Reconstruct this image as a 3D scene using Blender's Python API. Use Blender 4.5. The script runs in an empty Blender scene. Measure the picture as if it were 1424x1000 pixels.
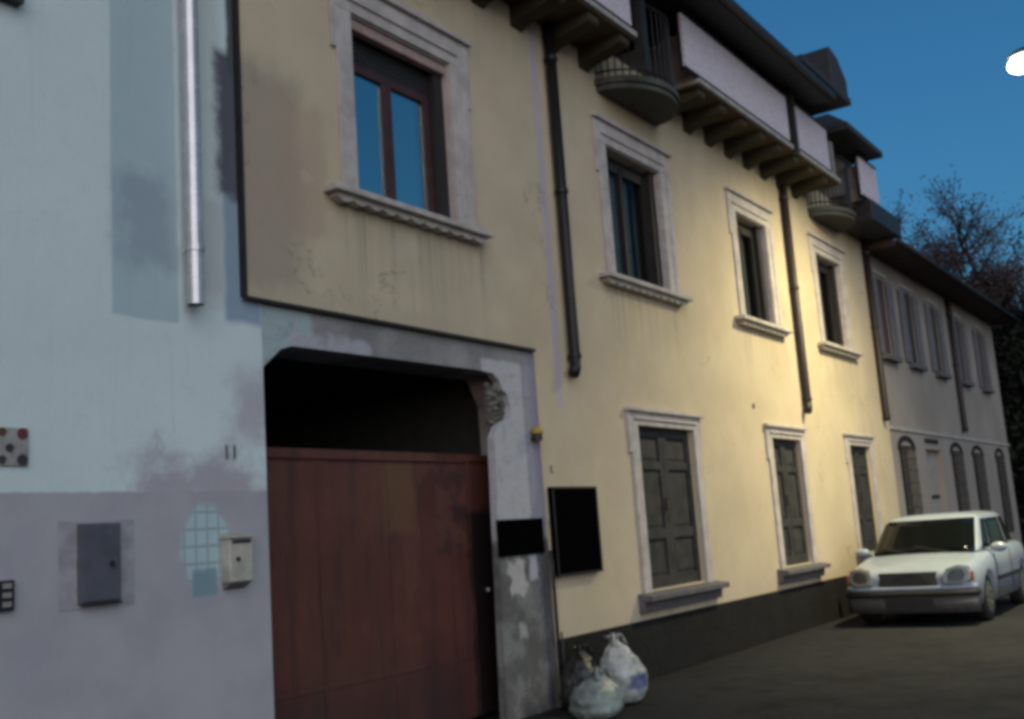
import bpy, bmesh, math, random
from mathutils import Vector, Matrix, noise
random.seed(7)
S = bpy.context.scene
COL = S.collection
R = math.radians
PI = math.pi

# ------------------------------------------------------------------ materials
class NT:
    """small node-tree helper"""
    def __init__(s, name):
        s.m = bpy.data.materials.new(name); s.m.use_nodes = True
        s.t = s.m.node_tree; s.n = s.t.nodes; s.l = s.t.links
        s.b = s.n['Principled BSDF']; s.p = None
    def new(s, ty, **kw):
        n = s.n.new(ty)
        for k, v in kw.items(): setattr(n, k, v)
        return n
    def put(s, v, sock):
        if isinstance(v, (int, float)): sock.default_value = v
        elif isinstance(v, (tuple, list)): sock.default_value = tuple(v) + ((1,) if len(v) == 3 and sock.type == 'RGBA' else ())
        else: s.l.new(v, sock)
    def pos(s):
        if s.p is None: s.p = s.new('ShaderNodeNewGeometry').outputs['Position']
        return s.p
    def xyz(s):
        if not hasattr(s, 'q'): s.q = s.new('ShaderNodeSeparateXYZ'); s.l.new(s.pos(), s.q.inputs[0])
        return s.q.outputs
    def noise(s, scale, detail=4, rough=.6, vec=None, stretch=None, col=False):
        n = s.new('ShaderNodeTexNoise'); n.inputs['Scale'].default_value = scale
        n.inputs['Detail'].default_value = detail; n.inputs['Roughness'].default_value = rough
        v = vec or s.pos()
        if stretch:
            m = s.new('ShaderNodeMapping'); m.inputs['Scale'].default_value = stretch; s.l.new(v, m.inputs[0]); v = m.outputs[0]
        s.l.new(v, n.inputs['Vector'])
        return n.outputs['Color' if col else 'Fac']
    def math(s, op, a, b=0.0, clamp=False):
        n = s.new('ShaderNodeMath', operation=op, use_clamp=clamp); s.put(a, n.inputs[0]); s.put(b, n.inputs[1]); return n.outputs[0]
    def ramp(s, f, a, b, lo=0.0, hi=1.0):
        n = s.new('ShaderNodeMapRange', interpolation_type='SMOOTHSTEP')
        s.put(f, n.inputs[0]); s.put(a, n.inputs[1]); s.put(b, n.inputs[2]); s.put(lo, n.inputs[3]); s.put(hi, n.inputs[4]); return n.outputs[0]
    def mix(s, f, a, b, mode='MIX'):
        n = s.new('ShaderNodeMix', data_type='RGBA', blend_type=mode)
        s.put(f, n.inputs['Factor']); s.put(a, n.inputs[6]); s.put(b, n.inputs[7]); return n.outputs[2]
    def box(s, x0, x1, z0, z1, soft=.04, amp=.15, sc=5.0):
        """mask of a patch on the facade between x0..x1, z0..z1 with a ragged edge"""
        o = s.xyz()
        key = ('d', sc)
        if not hasattr(s, 'cache'): s.cache = {}
        if key not in s.cache:
            c = s.noise(sc, 5, .65, col=True); q = s.new('ShaderNodeSeparateXYZ'); s.l.new(c, q.inputs[0])
            s.cache[key] = (s.math('SUBTRACT', q.outputs[0], .5), s.math('SUBTRACT', q.outputs[1], .5))
        nx, nz = s.cache[key]
        x = s.math('ADD', o[0], s.math('MULTIPLY', nx, amp * 2)); z = s.math('ADD', o[2], s.math('MULTIPLY', nz, amp * 2))
        r = s.ramp(x, x0 - soft, x0 + soft)
        r = s.math('MULTIPLY', r, s.ramp(x, x1 + soft, x1 - soft))
        r = s.math('MULTIPLY', r, s.ramp(z, z0 - soft, z0 + soft))
        return s.math('MULTIPLY', r, s.ramp(z, z1 + soft, z1 - soft))
    def scale(s, f, k): return s.math('MULTIPLY', f, k)
    def bump(s, h, strength=.4, dist=.01):
        n = s.new('ShaderNodeBump'); n.inputs['Strength'].default_value = strength; n.inputs['Distance'].default_value = dist
        s.l.new(h, n.inputs['Height']); s.l.new(n.outputs[0], s.b.inputs['Normal'])
    def done(s, col, rough=.8, metal=0.0, spec=.4):
        s.put(col, s.b.inputs['Base Color']); s.put(rough, s.b.inputs['Roughness'])
        s.put(metal, s.b.inputs['Metallic']); s.b.inputs['Specular IOR Level'].default_value = spec
        return s.m

def simple(name, c, rough=.7, metal=0.0, var=.18, sc=9, spec=.4, bump=.15):
    t = NT(name); f = t.noise(sc, 5)
    d = tuple(v * (1 - var) for v in c); e = tuple(min(1, v * (1 + var)) for v in c)
    h = t.noise(sc * 14, 3)
    if bump: t.bump(h, bump, .004)
    return t.done(t.mix(t.ramp(f, .3, .7), d, e), t.ramp(f, .2, .8, rough - .07, min(1, rough + .07)), metal, spec)

M = {}
def build_materials():
    # yellow facade
    t = NT('yellow_plaster')
    c = t.mix(t.ramp(t.noise(1.1, 5), .3, .72), (.48, .40, .275), (.56, .475, .325))
    c = t.mix(t.scale(t.ramp(t.noise(6, 6, .7), .45, .8), .35), c, (.46, .39, .29))
    c = t.mix(t.scale(t.ramp(t.noise(.9, 3, .6, stretch=(1, 1, .25)), .5, .75), .35), c, (.52, .41, .33))
    c = t.mix(t.scale(t.box(4.4, 5.15, 3.2, 4.72, .12, .26, 3.0), .75), c, (.33, .27, .21))
    c = t.mix(t.scale(t.box(5.0, 5.42, 3.6, 4.6, .05, .2, 3.0), .5), c, (.40, .30, .22))
    c = t.mix(t.scale(t.box(4.6, 8.0, 3.0, 3.22, .1, .12), .3), c, (.36, .31, .24))
    c = t.mix(t.box(8.30, 8.43, 2.6, 6.6, .012, .015), c, (.47, .40, .41))
    c = t.mix(t.scale(t.box(8.0, 30, .3, .72, .12, .12), .35), c, (.42, .35, .27))
    o = t.xyz()
    streak = t.math('MULTIPLY', t.ramp(t.noise(2.6, 4, .6, stretch=(4, 1, .12)), .5, .72), t.ramp(o[2], 5.0, 6.4, 0, .35))
    c = t.mix(streak, c, (.30, .26, .22))
    st = t.ramp(t.noise(5, 4, .6, stretch=(4, 1, .08)), .42, .70)
    for x0, x1, zt in ((5.5, 7.4, 3.93), (9.4, 11.3, 3.93), (12.9, 14.6, 3.93), (16.1, 17.8, 3.93), (9.5, 11.4, .68), (13.2, 14.9, .68), (16.5, 18.1, .68)):
        m = t.math('MULTIPLY', t.math('MULTIPLY', t.ramp(o[0], x0, x0 + .15), t.ramp(o[0], x1, x1 - .15)), t.math('MULTIPLY', t.ramp(o[2], zt - 1.0, zt), t.ramp(o[2], zt + .03, zt)))
        c = t.mix(t.scale(t.math('MULTIPLY', m, st), .55), c, (.27, .23, .18))
    def cracks(c, sc, w, col, k):
        v = t.new('ShaderNodeTexVoronoi', feature='DISTANCE_TO_EDGE'); v.inputs['Scale'].default_value = sc
        a = t.new('ShaderNodeVectorMath', operation='MULTIPLY_ADD'); t.l.new(t.noise(2.2, 5, .7, col=True), a.inputs[0]); a.inputs[1].default_value = (1.3, 1.3, 1.3); t.l.new(t.pos(), a.inputs[2]); t.l.new(a.outputs[0], v.inputs['Vector'])
        m = t.math('MULTIPLY', t.ramp(v.outputs['Distance'], w, w * .3), t.ramp(t.noise(.8, 3), .52, .62))
        return t.mix(t.scale(m, k), c, col)
    c = cracks(c, .55, .006, (.16, .13, .10), .75)
    c = t.mix(t.scale(t.ramp(t.noise(2.3, 3, .5), .63, .66), .25), c, (.55, .49, .38))
    t.bump(t.math('ADD', t.noise(60, 4, .7), t.noise(5, 4)), .4, .010)
    M['yellow'] = t.done(c, .88, 0, .25)
    # blue house wall
    t = NT('blue_plaster')
    c = t.mix(t.ramp(t.noise(.8, 5), .3, .7), (.58, .67, .66), (.63, .72, .71))
    c = t.mix(t.scale(t.ramp(t.noise(7, 6, .7), .5, .8), .25), c, (.40, .46, .47))
    c = t.mix(t.scale(t.box(3.68, 4.14, 2.86, 9, .012, .015), .6), c, (.27, .40, .45))
    c = t.mix(t.scale(t.box(3.72, 4.12, 3.2, 3.75, .10, .22, 4.0), .5), c, (.20, .24, .31))
    c = t.mix(t.scale(t.box(4.24, 4.49, 2.98, 9, .02, .02), .8), c, (.56, .61, .58))
    c = t.mix(t.box(4.50, 4.80, 2.92, 3.85, .03, .03), c, (.27, .36, .44))
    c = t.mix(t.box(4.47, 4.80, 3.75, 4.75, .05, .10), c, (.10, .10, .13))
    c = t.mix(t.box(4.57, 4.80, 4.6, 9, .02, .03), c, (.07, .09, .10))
    c = t.mix(t.scale(t.box(4.30, 4.50, 3.05, 3.7, .05, .1), .4), c, (.42, .40, .42))
    lil = t.mix(t.ramp(t.noise(2, 5), .3, .7), (.345, .34, .365), (.40, .395, .415))
    c = t.mix(t.scale(t.box(3.8, 4.75, 1.7, 2.05, .14, .40, 4.0), .85), c, (.36, .32, .36))
    c = t.mix(t.scale(t.box(4.55, 4.9, 2.2, 2.6, .12, .2, 6.0), .7), c, (.38, .34, .38))
    c = t.mix(t.box(-20, 9, -1, 1.855, .008, .012, 9), c, lil)
    # old tiled lighter patch left by a removed round fitting
    dx = t.math('SUBTRACT', o2(t, 0), 4.30); dz = t.math('SUBTRACT', o2(t, 2), 1.53)
    rr = t.math('SQRT', t.math('ADD', t.math('MULTIPLY', t.math('MULTIPLY', dx, dx), 1.9), t.math('MULTIPLY', dz, dz)))
    disc = t.ramp(t.math('ADD', rr, t.scale(t.noise(9, 3), .10)), .325, .265)
    gx = t.math('ABSOLUTE', t.math('SUBTRACT', t.math('FRACT', t.math('DIVIDE', t.math('ADD', dx, 5), .085)), .5))
    gz = t.math('ABSOLUTE', t.math('SUBTRACT', t.math('FRACT', t.math('DIVIDE', t.math('ADD', dz, 5), .10)), .5))
    g = t.math('MULTIPLY', t.ramp(gx, .46, .38), t.ramp(gz, .46, .38))
    c = t.mix(disc, c, t.mix(g, (.30, .36, .38), (.40, .54, .56)))
    c = t.mix(t.box(4.20, 4.38, 1.24, 1.4, .015, .02), c, (.20, .30, .34))
    c = t.mix(t.scale(t.ramp(t.noise(38, 4, .8), .5, .8), .2), c, (.28, .31, .33)); c = t.mix(t.scale(t.ramp(t.noise(3, 5, .7, stretch=(3, 1, .12)), .52, .75), .25), c, (.30, .33, .35))
    t.bump(t.math('ADD', t.noise(55, 4, .7), t.scale(t.noise(4, 5), 1.5)), .4, .010)
    M['blue'] = t.done(c, .85, 0, .3)
    # portal
    t = NT('weathered_render')
    c = t.mix(t.ramp(t.noise(2.2, 6, .65), .3, .7), (.20, .195, .19), (.31, .305, .30))
    c = t.mix(t.box(7.2, 8.2, 1.45, 2.95, .02, .05), c, (.46, .46, .47))
    c = t.mix(t.scale(t.box(7.80, 8.2, -1, 4, .015, .015), .75), c, (.27, .26, .31))
    c = t.mix(t.scale(t.box(7.1, 8.2, -1, 1.42, .04, .1), .8), c, t.mix(t.ramp(t.noise(3.2, 6, .7), .42, .62), (.075, .075, .065), (.20, .20, .19)))
    c = t.mix(t.box(7.42, 7.66, .98, 1.26, .02, .14, 7), c, (.45, .43, .42))
    c = t.mix(t.box(7.72, 7.84, 1.08, 1.36, .02, .08, 7), c, (.40, .40, .45))
    c = t.mix(t.box(7.50, 7.62, .62, .74, .02, .08, 7), c, (.33, .33, .31))
    c = t.mix(t.scale(t.box(4.6, 5.25, 2.7, 3.3, .05, .2, 4), .9), c, (.38, .47, .48))
    c = t.mix(t.scale(t.box(5.05, 5.85, 2.8, 2.93, .03, .1, 6), .9), c, (.42, .42, .46))
    c = t.mix(t.scale(t.box(7.9, 8.2, -1, 1.4, .02, .04), .6), c, (.06, .06, .06))
    c = t.mix(t.scale(t.ramp(t.noise(7, 6, .75), .50, .70), .45), c, (.17, .165, .155))
    t.bump(t.math('ADD', t.noise(28, 6, .7), t.scale(t.noise(5, 6, .7), 2.0)), .7, .018)
    M['portal'] = t.done(c, .9, 0, .25)
    # gate
    t = NT('red_metal_paint')
    c = t.mix(t.ramp(t.noise(1.6, 6, .65), .3, .7), (.080, .026, .019), (.115, .040, .028))
    c = t.mix(t.scale(t.ramp(t.noise(3, 5, .7, stretch=(3, 1, .25)), .45, .7), .75), c, (.045, .022, .019))
    c = t.mix(t.scale(t.box(6.25, 6.6, 1.55, 2.1, .04, .12, 4), .6), c, (.12, .062, .03))
    c = t.mix(t.box(6.86, 7.28, 1.35, 2.12, .03, .05, 5), c, t.mix(t.ramp(t.noise(8, 4), .4, .6), (.105, .042, .03), (.065, .028, .024)))
    c = t.mix(t.box(7.08, 7.28, 1.62, 1.74, .02, .06, 7), c, (.05, .022, .02))
    c = t.mix(t.scale(t.box(7.28, 8.2, -1, 1.70, .05, .12, 4), .92), c, (.006, .006, .006))  # lower wicket: shade and stain together, painted near black into the colour
    c = t.mix(t.scale(t.box(4, 7.3, -1, .55, .3, .15, 3), .6), c, (.035, .02, .02))
    t.bump(t.noise(20, 4), .25, .006)
    M['gate'] = t.done(c, .55, 0, .4)
    # far grey house
    t = NT('grey_plaster')
    c = t.mix(t.ramp(t.noise(.7, 5), .3, .7), (.235, .215, .19), (.30, .275, .245))
    c = t.mix(t.scale(t.box(18, 40, -1, 2.82, .02, .03), .4), c, (.28, .255, .23))
    c = t.mix(t.scale(t.ramp(t.noise(1.6, 4, .6, stretch=(3, 1, .15)), .5, .72), .4), c, (.20, .20, .21))
    t.bump(t.noise(50, 4, .7), .3, .008)
    M['grey'] = t.done(c, .9, 0, .2)
    # asphalt
    t = NT('asphalt')
    c = t.mix(t.ramp(t.noise(.6, 6, .6), .3, .7), (.012, .0137, .0165), (.021, .023, .027))
    c = t.mix(t.scale(t.ramp(t.noise(160, 2, .5), .5, .75), .6), c, (.042, .041, .035))
    c = t.mix(t.ramp(t.noise(26, 5, .75), .45, .72), c, (.030, .031, .032)); c = t.mix(t.ramp(t.noise(1.3, 6, .7), .55, .60), c, (.013, .0135, .014))
    y = t.xyz()[1]
    gut = t.ramp(t.math('ADD', y, t.scale(t.noise(2.5, 4), .25)), -.35, -.05)
    c = t.mix(t.scale(gut, .5), c, (.020, .019, .016))
    cr = t.new('ShaderNodeTexVoronoi', feature='DISTANCE_TO_EDGE'); cr.inputs['Scale'].default_value = .45
    wv = t.new('ShaderNodeVectorMath', operation='ADD'); t.l.new(t.pos(), wv.inputs[0]); t.l.new(t.noise(3, 4, col=True), wv.inputs[1]); t.l.new(wv.outputs[0], cr.inputs['Vector'])
    c = t.mix(t.ramp(cr.outputs['Distance'], .010, .003), c, (.015, .015, .014))
    t.bump(t.noise(140, 3, .7), .5, .008)
    M['asphalt'] = t.done(c, t.ramp(t.noise(3, 4), .3, .7, .78, .92), 0, .15)
    # plinth
    t = NT('dark_stone')
    c = t.mix(t.ramp(t.noise(3, 6, .65), .3, .7), (.004, .004, .004), (.009, .009, .0085))
    c = t.mix(t.scale(t.ramp(t.noise(9, 5, .7), .55, .75), .4), c, (.015, .015, .014))
    t.bump(t.noise(22, 6, .7), .8, .02)
    M['plinth'] = t.done(c, .85, 0, .3)
    M['white_trim'] = simple('white_stucco', (.44, .40, .375), .8, 0, .16, 6, .3, .25)
    M['sill_stone'] = simple('grey_sill_stone', (.105, .10, .105), .8, 0, .2, 10)
    M['light_sill'] = simple('light_sill_stone', (.42, .39, .35), .8, 0, .2, 10)
    M['drip'] = simple('letterbox_shadow_dark', (.20, .18, .17), .8)  # dark tone of the modelled shadow under the letterbox
    M['lintel'] = simple('pink_shutter_box', (.34, .24, .215), .75)
    M['wood_frame'] = simple('reddish_window_wood', (.055, .024, .024), .55)
    M['dark_frame'] = simple('dark_window_wood', (.02, .017, .016), .6)
    M['dark_wood'] = simple('dark_shutter_wood', (.032, .031, .029), .7, 0, .35, 6)
    M['grille'] = simple('dark_grille_iron', (.02, .02, .021), .6, .4)
    M['curtain'] = simple('grey_curtain', (.42, .46, .43), .9)
    M['dark_curtain'] = simple('dark_curtain', (.13, .13, .13), .9)
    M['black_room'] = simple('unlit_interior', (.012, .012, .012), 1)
    M['copper'] = simple('dark_copper_pipe', (.022, .019, .020), .45, .5)
    M['zinc'] = simple('zinc_pipe', (.60, .58, .57), .26, .5, .1, 5, .5, .05)
    M['rust_pipe'] = simple('painted_brown_pipe', (.030, .020, .019), .5, .2)
    t = NT('white_block_screen'); br = t.new('ShaderNodeTexBrick'); mp = t.new('ShaderNodeMapping'); mp.inputs['Rotation'].default_value = (R(90), 0, 0); t.l.new(t.pos(), mp.inputs[0]); t.l.new(mp.outputs[0], br.inputs['Vector'])
    br.inputs['Scale'].default_value = 5.5; br.inputs['Mortar Size'].default_value = .03; br.inputs['Color1'].default_value = (.62, .58, .64, 1); br.inputs['Color2'].default_value = (.70, .66, .72, 1); br.inputs['Mortar'].default_value = (.42, .38, .44, 1)
    M['screen'] = t.done(t.mix(t.scale(t.ramp(t.noise(5, 5), .4, .7), .3), br.outputs['Color'], (.48, .43, .48)), .85, 0, .3)
    M['slab'] = simple('pale_slab_edge', (.34, .33, .31), .85)
    M['balcony'] = simple('balcony_concrete', (.075, .08, .068), .9)
    M['soffit'] = simple('soffit_plaster', (.26, .21, .11), .9)
    M['corbel_olive'] = simple('corbel_olive', (.048, .040, .022), .9)
    M['corbel'] = simple('corbel_brown', (.075, .05, .028), .9)
    M['iron'] = simple('balcony_iron', (.022, .022, .024), .55, .5)
    M['roof'] = simple('dark_roof_sheet', (.035, .036, .038), .7, .1)
    M['roof_edge'] = simple('brown_gutter', (.03, .028, .027), .5, .3)
    M['attic'] = simple('attic_grey_plaster', (.26, .25, .24), .9)
    M['tile'] = None
    t = NT('old_roof_tiles')
    w = t.new('ShaderNodeTexWave', wave_type='BANDS', bands_direction='X'); w.inputs['Scale'].default_value = 1.6; t.l.new(t.pos(), w.inputs['Vector'])
    c = t.mix(t.ramp(t.noise(4, 5), .3, .7), (.055, .038, .032), (.09, .06, .05))
    c = t.mix(t.scale(w.outputs['Color'], .4), c, (.03, .022, .02)); t.bump(w.outputs['Fac'], .8, .04)
    M['tile'] = t.done(c, .85)
    # glass (reflective pane over dark room)
    def glass(name, rough, tint):
        t = NT(name); t.bump(t.noise(1.3, 2), .06, .02)
        return t.done(tint, rough, 0, 1.0)
    def pane(name, fac):
        t = NT(name); t.m.node_tree.nodes.remove(t.b)
        g = t.new('ShaderNodeBsdfGlossy'); g.inputs['Roughness'].default_value = .03; g.inputs['Color'].default_value = (.9, 1, 1, 1)
        tr = t.new('ShaderNodeBsdfTransparent'); tr.inputs[0].default_value = (.75, .8, .78, 1)
        mx = t.new('ShaderNodeMixShader'); mx.inputs[0].default_value = fac
        t.l.new(tr.outputs[0], mx.inputs[1]); t.l.new(g.outputs[0], mx.inputs[2])
        b = t.new('ShaderNodeBump'); b.inputs['Strength'].default_value = .05; b.inputs['Distance'].default_value = .02
        t.l.new(t.noise(1.3, 2), b.inputs['Height']); t.l.new(b.outputs[0], g.inputs['Normal'])
        t.l.new(mx.outputs[0], t.n['Material Output'].inputs[0]); return t.m
    M['pane'] = pane('window_glass', .62); M['dim_pane'] = pane('dim_window_glass', .022)
    M['car_glass'] = glass('car_glass', .12, (.004, .005, .005)); M['car_glass'].node_tree.nodes['Principled BSDF'].inputs['Specular IOR Level'].default_value = .12
    M['bulb_glass'] = NT('lamp_bowl_lit')
    tb = M['bulb_glass']; tb.b.inputs['Emission Color'].default_value = (1, .93, .80, 1); tb.b.inputs['Emission Strength'].default_value = 14; M['bulb_glass'] = tb.done((.8, .8, .75), .4)
    # things
    M['meter'] = simple('grey_cabinet_paint', (.092, .094, .115), .5, .1, .12)
    M['meter_patch'] = simple('repaired_grey_render', (.31, .305, .325), .9)
    M['cream'] = simple('cream_letterbox_metal', (.42, .40, .34), .5)
    M['black'] = simple('black_plaque', (.002, .002, .002), .9, 0, .1, 5, 0, 0)
    M['dark_plastic'] = simple('dark_plastic', (.02, .02, .022), .5)
    M['amber'] = simple('amber_plastic', (.36, .24, .03), .4)
    M['ink'] = simple('dark_number_paint', (.09, .12, .13), .6)
    M['ink_brown'] = simple('brown_number_paint', (.17, .14, .12), .7)
    M['ceramic'] = simple('glazed_tile', (.30, .29, .27), .3)
    M['brown_glaze'] = simple('brown_glaze', (.11, .06, .035), .35)
    M['red_glaze'] = simple('red_glaze', (.12, .03, .03), .35)
    M['dark_glaze'] = simple('dark_glaze', (.05, .05, .045), .35)
    M['bag_white'] = plastic('white_bag_plastic', (.37, .385, .36), True)
    M['bag_green'] = plastic('greenish_bag_plastic', (.20, .24, .22))
    M['bag_black'] = plastic('black_bag_plastic', (.02, .02, .018))
    M['bag_blue'] = plastic('blue_bag_print', (.05, .07, .17))
    t = NT('white_car_paint')
    c = t.mix(t.ramp(t.noise(2, 4), .3, .7), (.24, .285, .35), (.28, .33, .395))
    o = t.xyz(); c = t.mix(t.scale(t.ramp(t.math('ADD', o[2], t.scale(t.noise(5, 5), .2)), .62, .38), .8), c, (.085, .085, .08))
    t.b.inputs['Coat Weight'].default_value = .5; t.b.inputs['Coat Roughness'].default_value = .12
    M['car'] = t.done(c, .38, 0, .5)
    M['car_trim'] = simple('black_bumper_plastic', (.018, .018, .018), .6)
    M['bumper_grey'] = simple('dirty_grey_bumper', (.055, .053, .052), .6)
    M['tyre'] = simple('tyre_rubber', (.016, .016, .016), .85)
    M['rim'] = simple('steel_wheel_cover', (.20, .20, .20), .35, .6)
    t = NT('headlamp_glass'); w = t.new('ShaderNodeTexWave', wave_type='BANDS', bands_direction='Y'); w.inputs['Scale'].default_value = 12; t.l.new(t.pos(), w.inputs['Vector'])
    t.b.inputs['Coat Weight'].default_value = 1
    M['headlamp'] = t.done(t.mix(w.outputs['Color'], (.09, .10, .10), (.27, .29, .285)), .2, .2, .5)
    M['indicator'] = simple('orange_indicator', (.35, .13, .03), .3)
    M['pole'] = simple('galvanised_pole', (.20, .20, .20), .5, .6)
    t = NT('bark'); n = t.noise(6, 6, .7, stretch=(1, 1, .3))
    t.bump(n, .8, .03); M['bark'] = t.done(t.mix(n, (.030, .022, .018), (.075, .055, .045)), .95)
    M['twig'] = simple('reddish_twigs', (.06, .045, .045), .9, 0, .3, 2)
    for nm, c in (('leaf_brown', (.085, .062, .060)), ('leaf_dark', (.012, .015, .010)), ('leaf_green', (.022, .028, .016))):
        M[nm] = simple(nm, c, .85, 0, .5, 1.2, .2, 0)

def o2(t, i): return t.xyz()[i]
def plastic(name, c, blue=False):
    t = NT(name); f = t.noise(14, 5)
    t.bump(t.noise(22, 4, .6), .7, .015)
    t.b.inputs['Subsurface Weight'].default_value = 0
    k = t.mix(t.ramp(f, .35, .65), tuple(v * .75 for v in c), tuple(min(1, v * 1.2) for v in c))
    if blue: k = t.mix(t.scale(t.box(8.16, 8.40, .12, .25, .02, .05, 9), .85), k, (.05, .07, .19))
    return t.done(k, .38, 0, .5)
build_materials()

# ------------------------------------------------------------------ objects
def thing(name, label, cat, loc=(0, 0, 0), group=None):
    o = bpy.data.objects.new(name, None); COL.objects.link(o); o.location = loc
    o.empty_display_size = .2
    o['label'] = label; o['category'] = cat
    if group: o['group'] = group
    return o
def wloc(o):
    v = Vector((0, 0, 0))
    while o: v = v + o.location; o = o.parent
    return v
def obj(name, bm, m, parent=None, smooth=False, origin=None, label=None, bevel=0):
    """link bm (given in world coordinates) as ONE mesh object; its origin sits at its parent's (or `origin`)"""
    if isinstance(m, str): m = M[m]
    base = wloc(parent) if parent else Vector((0, 0, 0))
    org = Vector(origin) if origin is not None else base
    bmesh.ops.recalc_face_normals(bm, faces=bm.faces)
    bmesh.ops.translate(bm, verts=bm.verts, vec=-org)
    me = bpy.data.meshes.new(name); bm.to_mesh(me); bm.free()
    me.materials.append(m)
    if smooth:
        for p in me.polygons: p.use_smooth = True
    o = bpy.data.objects.new(name, me); COL.objects.link(o)
    if parent: o.parent = parent
    o.location = org - base
    if label: o['label'] = label
    if bevel:
        b = o.modifiers.new('bevel', 'BEVEL'); b.width = bevel; b.segments = 2; b.limit_method = 'ANGLE'; b.angle_limit = R(40)
    return o
def tag(o, label, cat, group=None):
    o['label'] = label; o['category'] = cat
    if group: o['group'] = group
    return o
def BM(): return bmesh.new()
def box(bm, x0, x1, y0, y1, z0, z1):
    v = [bm.verts.new((x, y, z)) for x in (x0, x1) for y in (y0, y1) for z in (z0, z1)]
    for f in ((0, 1, 3, 2), (4, 6, 7, 5), (0, 4, 5, 1), (2, 3, 7, 6), (0, 2, 6, 4), (1, 5, 7, 3)): bm.faces.new([v[i] for i in f])
    return bm
def bx(*a): return box(BM(), *a)
def prism(bm, pts, y0, y1):
    """polygon in XZ extruded along y"""
    a = [bm.verts.new((x, y0, z)) for x, z in pts]; b = [bm.verts.new((x, y1, z)) for x, z in pts]
    bm.faces.new(a); bm.faces.new(b[::-1]); n = len(pts)
    for i in range(n): bm.faces.new((a[i], b[i], b[(i + 1) % n], a[(i + 1) % n]))
    return bm
def xprism(bm, pts, x0, x1):
    """polygon in YZ extruded along x"""
    a = [bm.verts.new((x0, y, z)) for y, z in pts]; b = [bm.verts.new((x1, y, z)) for y, z in pts]
    bm.faces.new(a); bm.faces.new(b[::-1]); n = len(pts)
    for i in range(n): bm.faces.new((a[i], b[i], b[(i + 1) % n], a[(i + 1) % n]))
    return bm
def hprism(bm, pts, z0, z1):
    a = [bm.verts.new((x, y, z0)) for x, y in pts]; b = [bm.verts.new((x, y, z1)) for x, y in pts]
    bm.faces.new(a); bm.faces.new(b[::-1]); n = len(pts)
    for i in range(n): bm.faces.new((a[i], b[i], b[(i + 1) % n], a[(i + 1) % n]))
    return bm
def tube(bm, pts, rad, seg=10, cap=True):
    pts = [Vector(p) for p in pts]; rings = []
    for i, p in enumerate(pts):
        d = (pts[min(i + 1, len(pts) - 1)] - pts[max(i - 1, 0)]).normalized()
        u = d.cross(Vector((0, 1, 0)) if abs(d.y) < .9 else Vector((1, 0, 0))).normalized(); w = d.cross(u)
        r = rad[i] if isinstance(rad, (list, tuple)) else rad
        rings.append([bm.verts.new(p + (u * math.cos(2 * PI * k / seg) + w * math.sin(2 * PI * k / seg)) * r) for k in range(seg)])
    for a, b in zip(rings, rings[1:]):
        for k in range(seg): bm.faces.new((a[k], a[(k + 1) % seg], b[(k + 1) % seg], b[k]))
    if cap and seg > 2: bm.faces.new(rings[0][::-1]); bm.faces.new(rings[-1])
    return bm
def facade(x0, x1, z0, z1, holes, yf, yb):
    """a wall slab with rectangular openings that have real reveals"""
    bm = BM()
    xs = sorted({x0, x1, *[h[0] for h in holes], *[h[1] for h in holes]}); zs = sorted({z0, z1, *[h[2] for h in holes], *[h[3] for h in holes]})
    def solid(i, j):  # is this cell wall (not opening)?
        if i < 0 or j < 0 or i >= len(xs) - 1 or j >= len(zs) - 1: return False
        cx, cz = (xs[i] + xs[i + 1]) / 2, (zs[j] + zs[j + 1]) / 2
        return not any(h[0] < cx < h[1] and h[2] < cz < h[3] for h in holes)
    vs = {}
    def V(i, j, y):
        if (i, j, y) not in vs: vs[i, j, y] = bm.verts.new((xs[i], y, zs[j]))
        return vs[i, j, y]
    for i in range(len(xs) - 1):
        for j in range(len(zs) - 1):
            if not solid(i, j): continue
            bm.faces.new((V(i, j, yf), V(i + 1, j, yf), V(i + 1, j + 1, yf), V(i, j + 1, yf)))
            bm.faces.new((V(i, j, yb), V(i, j + 1, yb), V(i + 1, j + 1, yb), V(i + 1, j, yb)))
            if not solid(i - 1, j): bm.faces.new((V(i, j, yf), V(i, j + 1, yf), V(i, j + 1, yb), V(i, j, yb)))
            if not solid(i + 1, j): bm.faces.new((V(i + 1, j, yf), V(i + 1, j, yb), V(i + 1, j + 1, yb), V(i + 1, j + 1, yf)))
            if not solid(i, j - 1): bm.faces.new((V(i, j, yf), V(i, j, yb), V(i + 1, j, yb), V(i + 1, j, yf)))
            if not solid(i, j + 1): bm.faces.new((V(i, j + 1, yf), V(i + 1, j + 1, yf), V(i + 1, j + 1, yb), V(i, j + 1, yb)))
    return bm

# ------------------------------------------------------------------ setting
bm = BM()
for q in [((-60, -60), (160, 160))]:
    (a, b), (c, d) = q
    bm.faces.new([bm.verts.new(p) for p in ((-300, -300, 0), (400, -300, 0), (400, 300, 0), (-300, 300, 0))])
g = obj('road', bm, 'asphalt'); g['kind'] = 'structure'

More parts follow.
